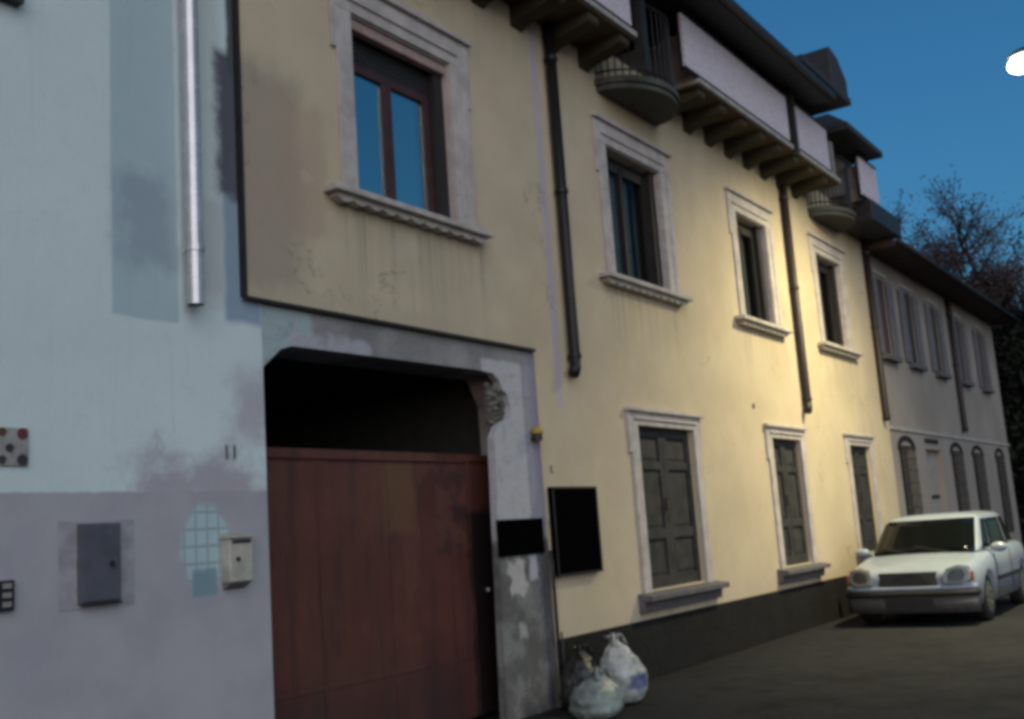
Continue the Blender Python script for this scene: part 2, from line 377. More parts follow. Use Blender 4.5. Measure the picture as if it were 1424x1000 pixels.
# ------------------------------------------------------------------ blue house
YF = 0.0
bh = thing('blue_house', 'pale blue plastered house with grey painted base left of the gateway', 'house', (2, 0, 0))
WB = (1.55, 2.93, 4.62, 6.2)
obj('wall', facade(-9, 4.798, 0, 8.6, [WB], 0, .4), 'blue', bh)
obj('side_wall', bx(-9, -8.65, .402, 8, 0, 8.6), 'blue', bh)
bm = xprism(BM(), [(-.7, 8.5), (8.2, 8.5), (8.2, 8.7), (4, 10.1), (-.7, 8.66)], -9.2, 4.75)
obj('roof', bm, 'tile', bh)
w = obj('window', bx(1.6, 2.9, .16, .2, 4.66, 6.18), 'dark_frame', bh)
obj('pane', bx(1.68, 2.82, .145, .158, 4.76, 6.1), 'pane', w)
obj('sill', bx(1.4, 3.10, -.07, .13, 4.50, 4.605), simple('dark_green_sill', (.035, .045, .038), .7), w)
bm = BM(); tube(bm, [(4.20, -.085, z) for z in (9.5, 8, 6.5, 5, 4.5, 4, 3.5, 3.2, 3.0, 2.97)], .052, 24, False)
dp = obj('downpipe', bm, 'zinc', bh, True)
for z in (3.3, 5.3, 7.0):
    bm = BM(); tube(bm, [(4.20, -.085, z), (4.20, -.085, z + .04)], .060, 20); box(bm, 4.185, 4.215, -.045, .0, z + .005, z + .035)
    obj('clamp', bm, 'zinc', dp, False)

# ------------------------------------------------------------------ yellow house
yh = thing('yellow_house', 'long yellow plastered house with white window surrounds, round balconies and white terrace screens', 'house', (12, 0, 0))
YW = -.03                                      # the plaster stands 3 cm proud of the portal and of the blue wall
UZ0, UZ1 = 4.02, 5.47
up = [(5.75, 6.97), (9.64, 10.90), (13.07, 14.12), (16.18, 17.36)]
gr = [(9.80, 11.12), (13.50, 14.56), (16.73, 17.80)]
GZ0, GZ1 = .83, 2.49
holes = [(a, b, UZ0, UZ1) for a, b in up] + [(a, b, GZ0, GZ1) for a, b in gr] + [(4.65, 7.982, -.01, 3.085)]
wall = obj('wall', facade(4.65, 19.15, -.01, 6.60, holes, YW, .35), 'yellow', yh)
obj('plinth', bx(8.01, 19.17, -.062, -.032, 0, .56), 'plinth', yh, bevel=.008)
obj('back_wall', bx(4.65, 19.15, 8, 8.3, 0, 6.6), 'yellow', yh)
obj('end_wall', bx(18.9, 19.145, .352, 7.99, 0, 8.0), 'yellow', yh)
# dark strips modelling the plaster's shadow line above the gateway and its dark left edge
bm = BM(); box(bm, 4.62, 8.0, -.045, -.031, 3.075, 3.10); box(bm, 4.622, 4.648, -.045, .0, 3.101, 7.4)
be = BM(); box(be, 7.9795, 7.985, -.034, -.0005, .0, 3.074); obj('edge_bead', be, 'portal', yh)
obj('edge_shadow_strip', bm, 'dark_frame', yh)

def window_upper(a, b, n):
    """white surround with ears and hood, scalloped sill, timber frame"""
    o = thing_part('window', yh, (a, 0, UZ0))
    bm = BM(); y0, y1 = -.055, YW - .001; t = .17; tr = .22
    box(bm, a - t, a, y0, y1, UZ0, UZ1); box(bm, b, b + tr, y0, y1, UZ0, UZ1)
    box(bm, a - t, b + tr, y0, y1, UZ1, UZ1 + .24)
    box(bm, a - t - .055, a - t, y0, y1, UZ1 - .34, UZ1 + .24); box(bm, b + tr, b + tr + .055, y0, y1, UZ1 - .34, UZ1 + .24); box(bm, b + .13, b + tr, y0 - .012, y0 - .0005, UZ0 + .002, UZ1 - .002)
    box(bm, a - t - .075, b + tr + .075, y0 - .04, y1, UZ1 + .241, UZ1 + .285)
    box(bm, a - .10, b + .10, y0 - .018, y0 - .001, UZ1 + .09, UZ1 + .12)
    obj('surround', bm, 'white_trim', o, bevel=.006)
    bm = BM(); box(bm, a + .0005, a + .012, YW, .34, UZ0 + .001, UZ1 - .013); box(bm, b - .012, b - .0005, YW, .34, UZ0 + .001, UZ1 - .013); box(bm, a + .0005, b - .0005, YW, .34, UZ1 - .0125, UZ1 - .0005)
    obj('reveal', bm, 'white_trim', o)
    bo = b; b = b - .13; a0 = a; a = a + .012
    obj('folded_shutter', bx(b + .002, bo - .013, .03, .25, UZ0 + .002, UZ1 - .014), 'dark_frame', o)
    b2_, b, a2_, a = b, bo, a, a0
    bm = BM(); box(bm, a - .36, b + .32, -.17, .10, UZ0 - .055, UZ0 - .005)
    s = obj('sill', bm, 'light_sill', o, bevel=.008)
    bm = BM(); x = a - .30; k = 11; st = (b - a + .56) / k
    for i in range(k):                          # scalloped drip course
        x0 = x + i * st
        pts = [(x0, UZ0 - .056)] + [(x0 + st * j / 8, UZ0 - .085 - .028 * math.sin(PI * j / 8)) for j in range(9)] + [(x0 + st, UZ0 - .056)]
        prism(bm, pts[::-1], -.12, YW - .001)
    obj('drip_course', bm, 'light_sill', s)
    yf = .10; a, b = a2_, b2_
    fm = 'wood_frame' if n == 0 else 'dark_frame'
    bm = BM(); c = (a + b) / 2; zt = UZ1 - (.30 if n == 0 else .10)
    for x0, x1 in ((a + .002, a + .07), (c - .055, c + .055), (b - .07, b - .002)) if n == 0 else ((a + .002, a + .05), (c - .02, c + .02), (b - .05, b - .002)): box(bm, x0, x1, yf, yf + .06, UZ0 + .001, zt)
    for x0, x1 in ((a + .071, c - .056), (c + .056, b - .071)):
        box(bm, x0, x1, yf, yf + .055, UZ0 + .001, UZ0 + .08); box(bm, x0, x1, yf, yf + .055, zt - .07, zt)
    fr = obj('frame', bm, fm, o)
    for x0, x1 in ((a + .072, c - .057), (c + .057, b - .072)):
        obj('pane', bx(x0, x1, yf + .025, yf + .033, UZ0 + .081, zt - .071), 'pane' if n == 0 else 'dim_pane', o)
    if n == 0:
        obj('shutter_box', bx(a + .003, bo - .013, -.01, .07, UZ1 - .10, UZ1 - .014), 'lintel', o, bevel=.01)
    bm = BM(); z = zt + .002
    while z < UZ1 - .03: box(bm, a + .003, b - .003, .10, .115, z, min(z + .034, UZ1 - .004)); z += .038
    obj('roller_blind', bm, 'dark_frame', o)
    bm = BM(); q = 26
    for x0, x1 in (((c + .20, b - .08),) if n == 0 else ((a + .40, c + .30),)):
        v = [[bm.verts.new((x0 + (x1 - x0) * i / q, yf + .10 + .02 * math.sin(i * 1.5), z)) for z in (UZ0 + .03, zt)] for i in range(q + 1)]
        for i in range(q): bm.faces.new((v[i][0], v[i + 1][0], v[i + 1][1], v[i][1]))
    obj('curtain', bm, 'curtain' if n == 0 else 'dark_curtain', o, True)
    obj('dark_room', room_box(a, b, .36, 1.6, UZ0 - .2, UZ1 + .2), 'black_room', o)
def thing_part(name, parent, loc):
    """a part that is itself split: an empty below its thing"""
    o = bpy.data.objects.new(name, None); COL.objects.link(o); o.parent = parent
    o.location = Vector(loc) - wloc(parent); o.empty_display_size = .1
    return o
def room_box(x0, x1, y0, y1, z0, z1):
    bm = BM()
    v = [bm.verts.new((x, y, z)) for x in (x0 - .3, x1 + .3) for y in (y0, y1) for z in (z0, z1)]
    for f in ((0, 1, 3, 2), (4, 6, 7, 5), (2, 3, 7, 6), (0, 2, 6, 4), (1, 5, 7, 3)): bm.faces.new([v[i] for i in f])
    return bm
for i, (a, b) in enumerate(up): window_upper(a, b, i)

def window_ground(a, b, n):
    o = thing_part('shuttered_window', yh, (a, 0, GZ0))
    bm = BM(); y0, y1 = -.06, YW - .001; t = .15
    box(bm, a - t, a, y0, y1, GZ0 - .02, GZ1); box(bm, b, b + t, y0, y1, GZ0 - .02, GZ1)
    box(bm, a - t, b + t, y0, y1, GZ1, GZ1 + .14)
    box(bm, a - t - .05, a - t, y0, y1, GZ1 - .28, GZ1 + .14); box(bm, b + t, b + t + .05, y0, y1, GZ1 - .28, GZ1 + .14)
    box(bm, a - t - .075, b + t + .075, y0 - .04, y1, GZ1 + .141, GZ1 + .18)
    box(bm, a - .08, b + .08, y0 - .02, y0 - .001, GZ1 + .06, GZ1 + .085)
    obj('surround', bm, 'white_trim', o, bevel=.006)
    bm = xprism(BM(), [(-.19, GZ0 - .09), (-.19, GZ0 - .035), (-.076, GZ0 - .021), (.05, GZ0 - .001), (.05, GZ0 - .06), (YW - .001, GZ0 - .20), (-.085, GZ0 - .20), (-.10, GZ0 - .10)], a - .27, b + .27)
    obj('sill', bm, 'sill_stone', o, bevel=.008)
    c = (a + b) / 2; yf = .02
    for x0, x1 in ((a + .003, c - .003), (c + .003, b - .003)):
        bm = BM(); y = yf
        for u0, u1 in ((x0, x0 + .09), (x1 - .09, x1)): box(bm, u0, u1, y, y + .04, GZ0 + .004, GZ1 - .004)
        zz = [GZ0 + .004, GZ0 + .12, GZ0 + .50, GZ0 + .60, GZ1 - .44, GZ1 - .36, GZ1 - .10, GZ1 - .004]
        for k in (0, 2, 4, 6): box(bm, x0 + .091, x1 - .091, y, y + .04, zz[k], zz[k + 1])
        for k in (1, 3, 5):
            box(bm, x0 + .091, x1 - .091, y + .025, y + .035, zz[k] + .001, zz[k + 1] - .001)
            m = .035; xa, xb, za, zb = x0 + .091 + m, x1 - .091 - m, zz[k] + m, zz[k + 1] - m
            box(bm, xa, xb, y + .016, y + .0245, za, zb)
        obj('shutter_leaf', bm, 'dark_wood', o)
    bm = BM(); tube(bm, [(c - .05, .008, GZ0 + .78), (c - .05, .008, GZ0 + .92)], .009, 8)
    obj('shutter_bolt', bm, 'iron', o)
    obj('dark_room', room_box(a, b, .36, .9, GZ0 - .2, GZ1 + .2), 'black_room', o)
for i, (a, b) in enumerate(gr): window_ground(a, b, i)

# gateway: weathered surround, broken corner, dark passage, red gate
OX0, OX1 = 4.80, 7.31
pts = [(4.80, 0), (4.80, 3.072), (7.978, 3.072), (7.978, 0), (7.25, 0), (7.33, 2.28), (7.40, 2.38), (7.47, 2.42), (7.585, 2.46), (7.60, 2.56), (7.57, 2.66), (7.50, 2.70), (7.47, 2.77), (7.38, 2.83), (7.2, 2.842), (5.06, 2.822), (4.96, 2.79), (4.803, 2.655), (4.802, 0)]
pts[0] = (4.8, 0)
bm = BM()
# outline: lintel + right jamb as one L-shaped slab, left edge meets the blue wall
L = [(4.80, 2.655), (4.80, 3.072), (7.978, 3.072), (7.978, 0.0), (7.25, 0.0), (7.33, 2.28), (7.40, 2.38), (7.47, 2.42), (7.585, 2.46), (7.60, 2.56), (7.57, 2.66), (7.50, 2.70), (7.47, 2.77), (7.38, 2.83), (7.2, 2.842), (5.06, 2.822), (4.96, 2.79)]
prism(bm, L, 0.0, .07)
L2 = [(4.80, 2.66), (4.80, 3.07), (7.976, 3.07), (7.976, 0.0), (7.76, 0.0), (7.76, 2.25), (7.76, 2.6), (7.6, 2.85), (5.06, 2.83), (4.96, 2.80)]
prism(bm, L2, .0705, .45)
gs = obj('gateway_surround', bm, 'portal', yh)
# crumbled rubble in the broken corner
bm = BM()
for i in range(150):
    x = 7.36 + random.random() * .22; z = 2.42 + random.random() * .32
    s = .010 + random.random() * .020
    m = bmesh.ops.create_icosphere(bm, subdivisions=1, radius=s)
    for v in m['verts']: v.co = Vector((v.co.x * 1.2 + x, v.co.y * .7 + .10 + random.random() * .05 - .05, v.co.z + z)) + Vector([random.uniform(-.008, .008) for _ in range(3)])
obj('broken_corner', bm, simple('crumbled_render', (.15, .145, .125), .95, 0, .5, 14, .2, .6), yh)
# passage behind
bm = BM()
v = [bm.verts.new(p) for p in ((4.80, .451, 0), (4.80, 5, 0), (7.75, 5, 0), (7.75, .451, 0), (4.80, .451, 2.95), (4.80, 5, 2.95), (7.75, 5, 2.95), (7.75, .451, 2.95))]
for f in ((0, 1, 5, 4), (1, 2, 6, 5), (2, 3, 7, 6), (4, 5, 6, 7)): bm.faces.new([v[i] for i in f])
obj('gate_passage', bm, simple('dark_passage_plaster', (.035, .035, .03), .95), yh)  # passage lined in one even, very dark plaster colour
gt = thing_part('gate', yh, (6.1, .3, 0))
GT = 2.17
bm = BM()
xs = [4.82, 5.55, 6.30, 7.00, 7.30]
for i in range(4): box(bm, xs[i] + .004, xs[i + 1] - .004, .30, .32, .04, GT - .07)
for x in xs[1:4]: box(bm, x - .010, x + .010, .295, .2995, .04, GT - .07)
nr = 8
box(bm, 4.82, 7.295, .28, .325, GT - .0695, GT)
box(bm, 4.82, 7.295, .2955, .2995, .5, .53)
obj('gate_leaf', bm, 'gate', gt, bevel=.003)
bm = BM(); box(bm, 7.304, 7.74, .305, .325, .04, GT - .06); box(bm, 7.304, 7.74, .285, .326, GT - .0595, GT)
box(bm, 7.304, 7.335, .29, .3045, .04, GT - .06); box(bm, 7.70, 7.73, .29, .3045, .04, GT - .06)
obj('wicket_door', bm, 'gate', gt, bevel=.003, label='narrow dark wicket door beside the red gate leaf')
bm = BM(); tube(bm, [(7.50, .304, 1.03), (7.50, .27, 1.03)], .02, 14)
obj('lock', bm, simple('steel_lock', (.55, .55, .55), .3, .8), gt, True)
bm = BM(); tube(bm, [(8.0, -.055, .0), (8.0, -.055, 1.1), (7.99, -.05, 1.32)], .014, 8); tube(bm, [(8.035, -.075, .0), (8.03, -.075, .62)], .009, 8)
obj('cable_conduit', bm, 'dark_plastic', yh, True)

# downpipes of the yellow house
def downpipe(x, top, bot, m, parent, r=.055, y=-.10, foot=True):
    bm = BM(); pts = [(x, y, top), (x, y, bot + .16), (x - .0, y, bot + .10)]
    if foot: pts += [(x - .02, y - .01, bot + .05), (x - .08, y - .02, bot - .02)]
    tube(bm, pts, [r] * len(pts), 14)
    o = obj('downpipe', bm, m, parent, True)
    for z in (bot + .14, (top + bot) / 2, top - .4):
        bm = BM(); tube(bm, [(x, y, z), (x, y, z + .04)], r + .012, 14); box(bm, x - .012, x + .012, y + r, YW if parent is yh else 0, z, z + .03)
        obj('clamp', bm, m, o)
    return o
downpipe(8.58, 6.42, 2.92, 'copper', yh)
downpipe(14.90, 6.42, 2.92, 'rust_pipe', yh)
downpipe(18.82, 6.30, 2.86, 'rust_pipe', yh, foot=False)

# cornice with corbels, terrace screens, balconies, roof
CY = -.60
def cornice(x0, x1):
    bm = BM(); box(bm, x0, x1, CY, .30, 6.44, 6.50)
    c = obj('cornice_slab', bm, 'slab', yh, bevel=.006)
    obj('soffit_board', bx(x0 + .002, x1 - .002, CY + .03, YW - .001, 6.415, 6.438), 'corbel', yh)
for x0, x1 in ((4.65, 9.52), (11.02, 16.12)): cornice(x0, x1)
obj('boxed_gutter', bx(17.50, 19.15, CY - .05, .3, 6.14, 6.50), 'roof_edge', yh, bevel=.02)
x = 4.9
cb = xprism(BM(), [(YW - .001, 6.20), (YW - .001, 6.414), (-.54, 6.414), (-.54, 6.34), (-.52, 6.32), (-.10, 6.24)], 0, .19)
cmesh = None
while x < 19.0:
    if not (9.3 < x < 11.0 or 16.0 < x):
        if cmesh is None:
            o = obj('corbel', cb, 'corbel_olive', yh); cmesh = o.data; base = o.location.copy()
            o.location = base + Vector((x, 0, 0))
        else:
            q = o.copy(); COL.objects.link(q); q.parent = yh; q.location = base + Vector((x, 0, 0))
    x += .62

def screen(x0, x1, z0=6.55, z1=7.19):
    bm = BM(); y0 = CY + .02
    n = max(2, int((x1 - x0) / .055)); st = (x1 - x0) / n
    box(bm, x0, x1, y0 + .012, y0 + .03, z0, z1)
    for i in range(n): box(bm, x0 + i * st + .004, x0 + (i + 1) * st - .004, y0, y0 + .0115, z0 + .002, z1 - .002 - .008 * random.random())
    s = obj('terrace_screen', bm, 'screen', yh)
    bm = BM(); box(bm, x0, x1, y0 - .012, y0 + .035, z1 + .001, z1 + .03); box(bm, x0, x1, y0 - .01, y0 + .03, z0 - .045, z0 - .015)
    for i in range(int((x1 - x0) / 1.1) + 2):
        xx = min(x1 - .03, x0 + i * 1.1); box(bm, xx, xx + .03, y0 + .036, y0 + .066, 6.501, z1)
    obj('screen_rail', bm, 'iron', s)
screen(4.7, 9.45); screen(10.72, 14.02); screen(14.22, 15.72); screen(17.32, 18.28)
obj('terrace_post', bx(9.56, 9.66, CY - .05, CY + .05, 6.1, 8.1), 'roof_edge', yh)
obj('terrace_post', bx(14.08, 14.16, CY - .05, CY + .05, 6.4, 7.3), 'roof_edge', yh)
# attic wall behind the terrace with balcony doors
ah = [(9.75, 10.95, 6.2, 8.2)]
obj('attic_wall', facade(4.65, 19.15, 6.61, 8.3, [(9.9, 10.8, 6.62, 7.95), (16.45, 17.35, 6.62, 7.6)], .95, 1.15), 'attic', yh)
for x0, x1 in ((9.50, 11.04), (16.10, 17.57)):
    for xa in (x0 - .10, x1 + (.0 if x0 < 12 else -.1)): obj('terrace_end_wall', bx(xa, xa + .10, CY + .06, .94, 6.502, 7.10), 'attic', yh)
for x0, x1, zt in ((9.9, 10.8, 7.95), (16.45, 17.35, 7.6)):
    d = obj('balcony_door', bx(x0 + .01, x1 - .01, 1.0, 1.05, 6.62, zt), 'dark_wood', yh)
    obj('pane', bx(x0 + .12, x1 - .12, .985, .998, 7.0, zt - .1), 'pane', d)

def balcony(cx, rx, ry):
    o = thing_part('round_balcony', yh, (cx, 0, 6.0))
    N = 20
    arc = [(cx + rx * math.cos(PI * i / N), YW - .001 - ry * math.sin(PI * i / N)) for i in range(N + 1)]
    bm = hprism(BM(), [(x, y) for x, y in arc], 6.10, 6.17)
    arc2 = [(cx + (rx - .03) * math.cos(PI * i / N), YW - .002 - (ry - .03) * math.sin(PI * i / N)) for i in range(N + 1)]
    hprism(bm, arc2, 6.04, 6.0995)
    obj('slab', bm, 'balcony', o, bevel=.006)
    bm = BM()
    ra = [(cx + (rx - .05) * math.cos(PI * i / N), YW - (ry - .05) * math.sin(PI * i / N)) for i in range(N + 1)]
    tube(bm, [(x, y, 7.02) for x, y in ra], .022, 8); tube(bm, [(x, y, 6.25) for x, y in ra], .012, 6)
    M_ = 22
    for i in range(M_ + 1):
        a = PI * i / M_; x, y = cx + (rx - .05) * math.cos(a), YW - (ry - .05) * math.sin(a)
        tube(bm, [(x, y, 6.17), (x, y, 7.01)], .008, 5)
    obj('railing', bm, 'iron', o)
    return o
balcony(10.27, .72, .55); balcony(16.82, .72, .50)

# main roof: projecting eave, raised hipped end over the terrace, lower hipped roof further on
bm = xprism(BM(), [(-.95, 7.28), (-.95, 7.40), (-.1, 7.62), (4.1, 9.2), (8.5, 7.6), (8.5, 7.4), (.9, 7.60), (.6, 7.50)], 4.6, 14.9)
obj('roof', bm, 'roof', yh)
bm = BM(); box(bm, 4.6, 14.9, -1.02, -.952, 7.30, 7.395); obj('gutter', bm, 'roof_edge', yh)
def hip(bm, x0, x1, y0, y1, z0, z1, inset, zt):
    a = [bm.verts.new(p) for p in ((x0, y0, z0), (x1, y0, z0), (x1, y1, z0), (x0, y1, z0))]
    b = [bm.verts.new(p) for p in ((x0, y0, z1), (x1, y0, z1), (x1, y1, z1), (x0, y1, z1))]
    i = inset; c = [bm.verts.new(p) for p in ((x0 + i, y0 + i, zt), (x1 - i, y0 + i, zt), (x1 - i, y1 - i, zt), (x0 + i, y1 - i, zt))]
    bm.faces.new(a)
    for lo, hi in ((a, b), (b, c)):
        for k in range(4): bm.faces.new((lo[k], lo[(k + 1) % 4], hi[(k + 1) % 4], hi[k]))
    bm.faces.new(c)
    return bm
dm = obj('dormer', bx(14.95, 15.55, -.35, 3.0, 6.61, 7.42), 'attic', yh)
obj('dormer_roof', hip(BM(), 13.55, 15.62, -1.03, 3.2, 7.42, 7.52, .35, 7.6), 'roof', dm)
obj('dormer_hood', prism(BM(), [(14.87, 7.525), (15.60, 7.525), (15.60, 7.80), (15.25, 8.06), (14.90, 8.12)], -1.01, .35), 'roof', dm, bevel=.02)
dm = obj('dormer', bx(17.3, 17.9, -.30, 3.0, 6.61, 7.28), 'attic', yh)
obj('dormer_roof', hip(BM(), 16.15, 18.0, -.80, 3.2, 7.285, 7.38, .4, 7.75), 'roof', dm)

# ------------------------------------------------------------------ far grey house
fh = thing('grey_house', 'long grey two-storey house with dark overhanging eave beyond the yellow house', 'house', (24, 0, 0))
fu = [(19.42, 20.02), (21.25, 21.85), (23.25, 23.85), (25.5, 26.1), (27.75, 28.35)]
fg = [(19.62, 20.62), (23.55, 24.5), (25.55, 26.6), (28.1, 29.0)]
FZ0, FZ1 = 4.18, 5.62
hl = [(a, b, FZ0, FZ1) for a, b in fu] + [(a, b, .7, 2.58) for a, b in fg] + [(21.5, 22.7, -.01, 2.55)]
obj('wall', facade(19.18, 29.9, -.01, 6.25, hl, -.02, .35), 'grey', fh)
obj('end_wall', bx(29.55, 29.895, .352, 8, 0, 6.25), 'grey', fh)
bm = BM(); box(bm, 19.18, 29.92, -.05, -.021, 2.84, 2.90); obj('string_course', bm, 'slab', fh)
obj('roof', xprism(BM(), [(-.60, 6.00), (-.60, 6.08), (4.1, 7.9), (8.7, 6.3), (8.7, 6.15), (.0, 6.24), (-.02, 6.02)], 19.0, 30.3), 'tile', fh)
bm = BM(); tube(bm, [(18.98, -.64, 6.05), (30.3, -.64, 6.05)], .05, 10); obj('gutter', bm, 'roof_edge', fh, True)
for i, (a, b) in enumerate(fu):
    w = thing_part('window', fh, (a, 0, FZ0))
    obj('sill', bx(a - .18, b + .2, -.14, .05, FZ0 - .09, FZ0 - .002), 'sill_stone', w)
    bm = BM()
    box(bm, a + .004, b - .004, .0, .03, FZ0 + .004, FZ1 - .004)
    obj('closed_blind', bm, simple('red_brown_blind', (.07, .04, .045), .8) if i == 0 else 'dark_wood', w)
    for sx in (a - .39, b + .01):                # open shutter leaves against the wall
        bm = BM(); box(bm, sx, sx + .38, -.065, -.045, FZ0 + .02, FZ1 - .02)
        for k in range(18): 
            z = FZ0 + .08 + k * .072
            box(bm, sx + .05, sx + .33, -.075, -.0655, z, z + .03)
        obj('shutter', bm, simple('grey_shutter', (.155, .15, .155), .8), w)
    bm = BM(); box(bm, a - .12, b + .12, -.05, -.021, FZ1 + .05, FZ1 + .12); obj('hood', bm, 'slab', w)
for a, b in fg:
    w = thing_part('barred_window', fh, (a, 0, .7))
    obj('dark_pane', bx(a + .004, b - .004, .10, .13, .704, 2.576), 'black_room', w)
    bm = BM(); n = 7
    for k in range(n): x = a + (b - a) * (k + .5) / n; tube(bm, [(x, -.06, .72), (x, -.06, 2.56)], .012, 5)
    for z in [.8 + .22 * k for k in range(8)]: box(bm, a - .02, b + .02, -.068, -.055, z, z + .02)
    obj('grille', bm, simple('lit_grille_iron', (.06, .058, .055), .7, .2), w)  # bars in a lighter copy of the iron, lit look put into the colour
    bm = BM(); c = (a + b) / 2; r = (b - a) / 2 + .08; N = 12
    pts = [(c + r * math.cos(PI * i / N), 2.50 + .26 * math.sin(PI * i / N)) for i in range(N + 1)]
    pts2 = [(c + (r - .1) * math.cos(PI * i / N), 2.50 + .18 * math.sin(PI * i / N)) for i in range(N + 1)]
    for i in range(N): 
        q = [pts[i], pts[i + 1], pts2[i + 1], pts2[i]]
        prism(bm, q, -.05, -.021)
    obj('arch', bm, 'grille', w)
dr = obj('door', bx(21.504, 22.696, .08, .13, .0, 2.546), simple('pale_grey_door', (.26, .245, .23), .7), fh)
bm = BM(); box(bm, 21.7, 22.5, .06, .0795, 1.62, 1.68); obj('letter_slot', bm, 'dark_frame', dr)
obj('name_plate', bx(21.5, 22.5, -.045, -.021, 2.68, 2.76), 'dark_frame', fh)
downpipe(24.85, 6.0, 2.9, 'rust_pipe', fh, foot=False)

# ------------------------------------------------------------------ things on the walls
mc = thing('meter_cabinet', 'dark grey metal meter cabinet set in the lilac base of the blue house', 'cabinet', (3.57, 0, 1.25))
obj('surround_patch', bx(3.34, 3.80, -.004, .0, 1.24, 1.70), 'meter_patch', mc)
obj('cabinet_box', bx(3.445, 3.695, -.035, -.0045, 1.265, 1.685), 'meter', mc, bevel=.006)
obj('door', bx(3.455, 3.685, -.046, -.0355, 1.275, 1.675), 'meter', mc, bevel=.004)
bm = BM(); tube(bm, [(3.63, -.046, 1.47), (3.63, -.058, 1.47)], .013, 12); box(bm, 3.622, 3.638, -.06, -.046, 1.45, 1.462)
obj('lock', bm, 'dark_plastic', mc)
obj('bottom_lip', bx(3.45, 3.69, -.05, -.0355, 1.253, 1.2645), 'dark_plastic', mc)

lb = thing('letterbox', 'small cream metal letterbox beside the gateway of the blue house', 'letterbox', (4.5, 0, 1.27))
obj('box', bx(4.41, 4.59, -.085, -.001, 1.305, 1.565), 'cream', lb, bevel=.008)
obj('flap', xprism(BM(), [(-.115, 1.567), (-.001, 1.60), (-.001, 1.567)], 4.40, 4.60), 'cream', lb)
obj('slot', bx(4.43, 4.57, -.0895, -.0855, 1.535, 1.552), 'dark_plastic', lb)
obj('shadow_wedge', xprism(BM(), [(-.08, 1.304), (-.001, 1.304), (-.001, 1.262)], 4.42, 4.58), 'drip', lb)  # dark wedge modelling the shadow below the box, not a real part
bm = BM(); tube(bm, [(4.47, -.085, 1.44), (4.47, -.094, 1.44)], .014, 12); obj('lock', bm, 'dark_plastic', lb)

def text(name, s, size, m, loc, parent=None, depth=.004, sx=1.0):
    c = bpy.data.curves.new(name, 'FONT'); c.body = s; c.size = size; c.extrude = depth; c.align_x = 'CENTER'; c.align_y = 'CENTER'
    t = bpy.data.objects.new(name + '_tmp', c); COL.objects.link(t)
    bpy.context.view_layer.update()
    me = bpy.data.meshes.new_from_object(t.evaluated_get(bpy.context.evaluated_depsgraph_get())); bpy.data.objects.remove(t)
    me.name = name
    me.transform(Matrix.Rotation(PI / 2, 4, 'X') @ Matrix.Diagonal((sx, 1, 1, 1)))
    me.materials.clear(); me.materials.append(M[m])
    o = bpy.data.objects.new(name, me); COL.objects.link(o)
    if parent: o.parent = parent; o.location = Vector(loc) - wloc(parent)
    else: o.location = loc
    return o
tag(text('house_number', '11', .125, 'ink', (4.505, -.006, 2.09)), 'small dark painted house number on the blue wall left of the gateway', 'house number')
tag(text('wall_number', 't', .13, 'ink_brown', (8.13, -.036, 2.03)), 'tiny brown painted mark on the yellow wall above the large black plaque', 'number')

st = thing('decorated_tile_sign', 'worn pale ceramic tile sign with red and brown marks on the blue wall', 'sign', (3.0, 0, 2.0))
obj('plate', bx(2.78, 3.165, -.016, -.001, 1.99, 2.185), 'ceramic', st, bevel=.003)
for (x, z, m) in ((3.13, 2.155, 'red_glaze'), (3.13, 2.02, 'dark_glaze'), (2.83, 2.155, 'red_glaze'), (2.83, 2.02, 'dark_glaze')):
    bm = BM(); tube(bm, [(x, -.0165, z), (x, -.021, z)], .03, 10); obj('ornament', bm, m, st)
for k, (x, z, m) in enumerate(((2.93, 2.15, 'dark_glaze'), (3.02, 2.16, 'brown_glaze'), (2.95, 2.07, 'brown_glaze'), (3.06, 2.08, 'dark_glaze'), (2.93, 2.015, 'red_glaze'), (3.02, 2.02, 'dark_glaze'))):
    bm = prism(BM(), [(x - .022, z - .012), (x + .008, z - .024), (x + .026, z + .004), (x + .006, z + .024), (x - .018, z + .016)], -.0205, -.0165)
    obj('ornament', bm, m, st)

ic = thing('intercom_panel', 'small dark doorbell panel low on the lilac base at the left edge', 'intercom', (3.0, 0, 1.27))
obj('housing', bx(2.93, 3.085, -.03, -.001, 1.27, 1.42), 'dark_plastic', ic, bevel=.004)
for k in range(3): obj('button', bx(3.02, 3.065, -.036, -.0305, 1.29 + k * .045, 1.315 + k * .045), 'ceramic', ic)

bp = thing('small_black_plaque', 'small black plaque fixed on the grey gateway jamb', 'plaque', (7.6, 0, 1.28))
obj('plate', bx(7.275, 7.945, -.022, -.001, 1.30, 1.60), 'black', bp, bevel=.002)
bp = thing('large_black_plaque', 'large upright black plaque on the yellow wall right of the gateway', 'plaque', (8.4, 0, 1.08))
obj('plate', bx(8.03, 8.80, -.085, -.040, 1.085, 1.865), 'black', bp, bevel=.002)
bm = BM(); [box(bm, *q) for q in ((8.03, 8.80, -.092, -.0855, 1.085, 1.105), (8.03, 8.80, -.092, -.0855, 1.845, 1.865), (8.03, 8.05, -.092, -.0855, 1.106, 1.844), (8.78, 8.80, -.092, -.0855, 1.106, 1.844))]
obj('frame', bm, 'dark_frame', bp)
obj('mounting_rail', bx(8.1, 8.72, -.0395, -.031, 1.2, 1.75), 'dark_plastic', bp)

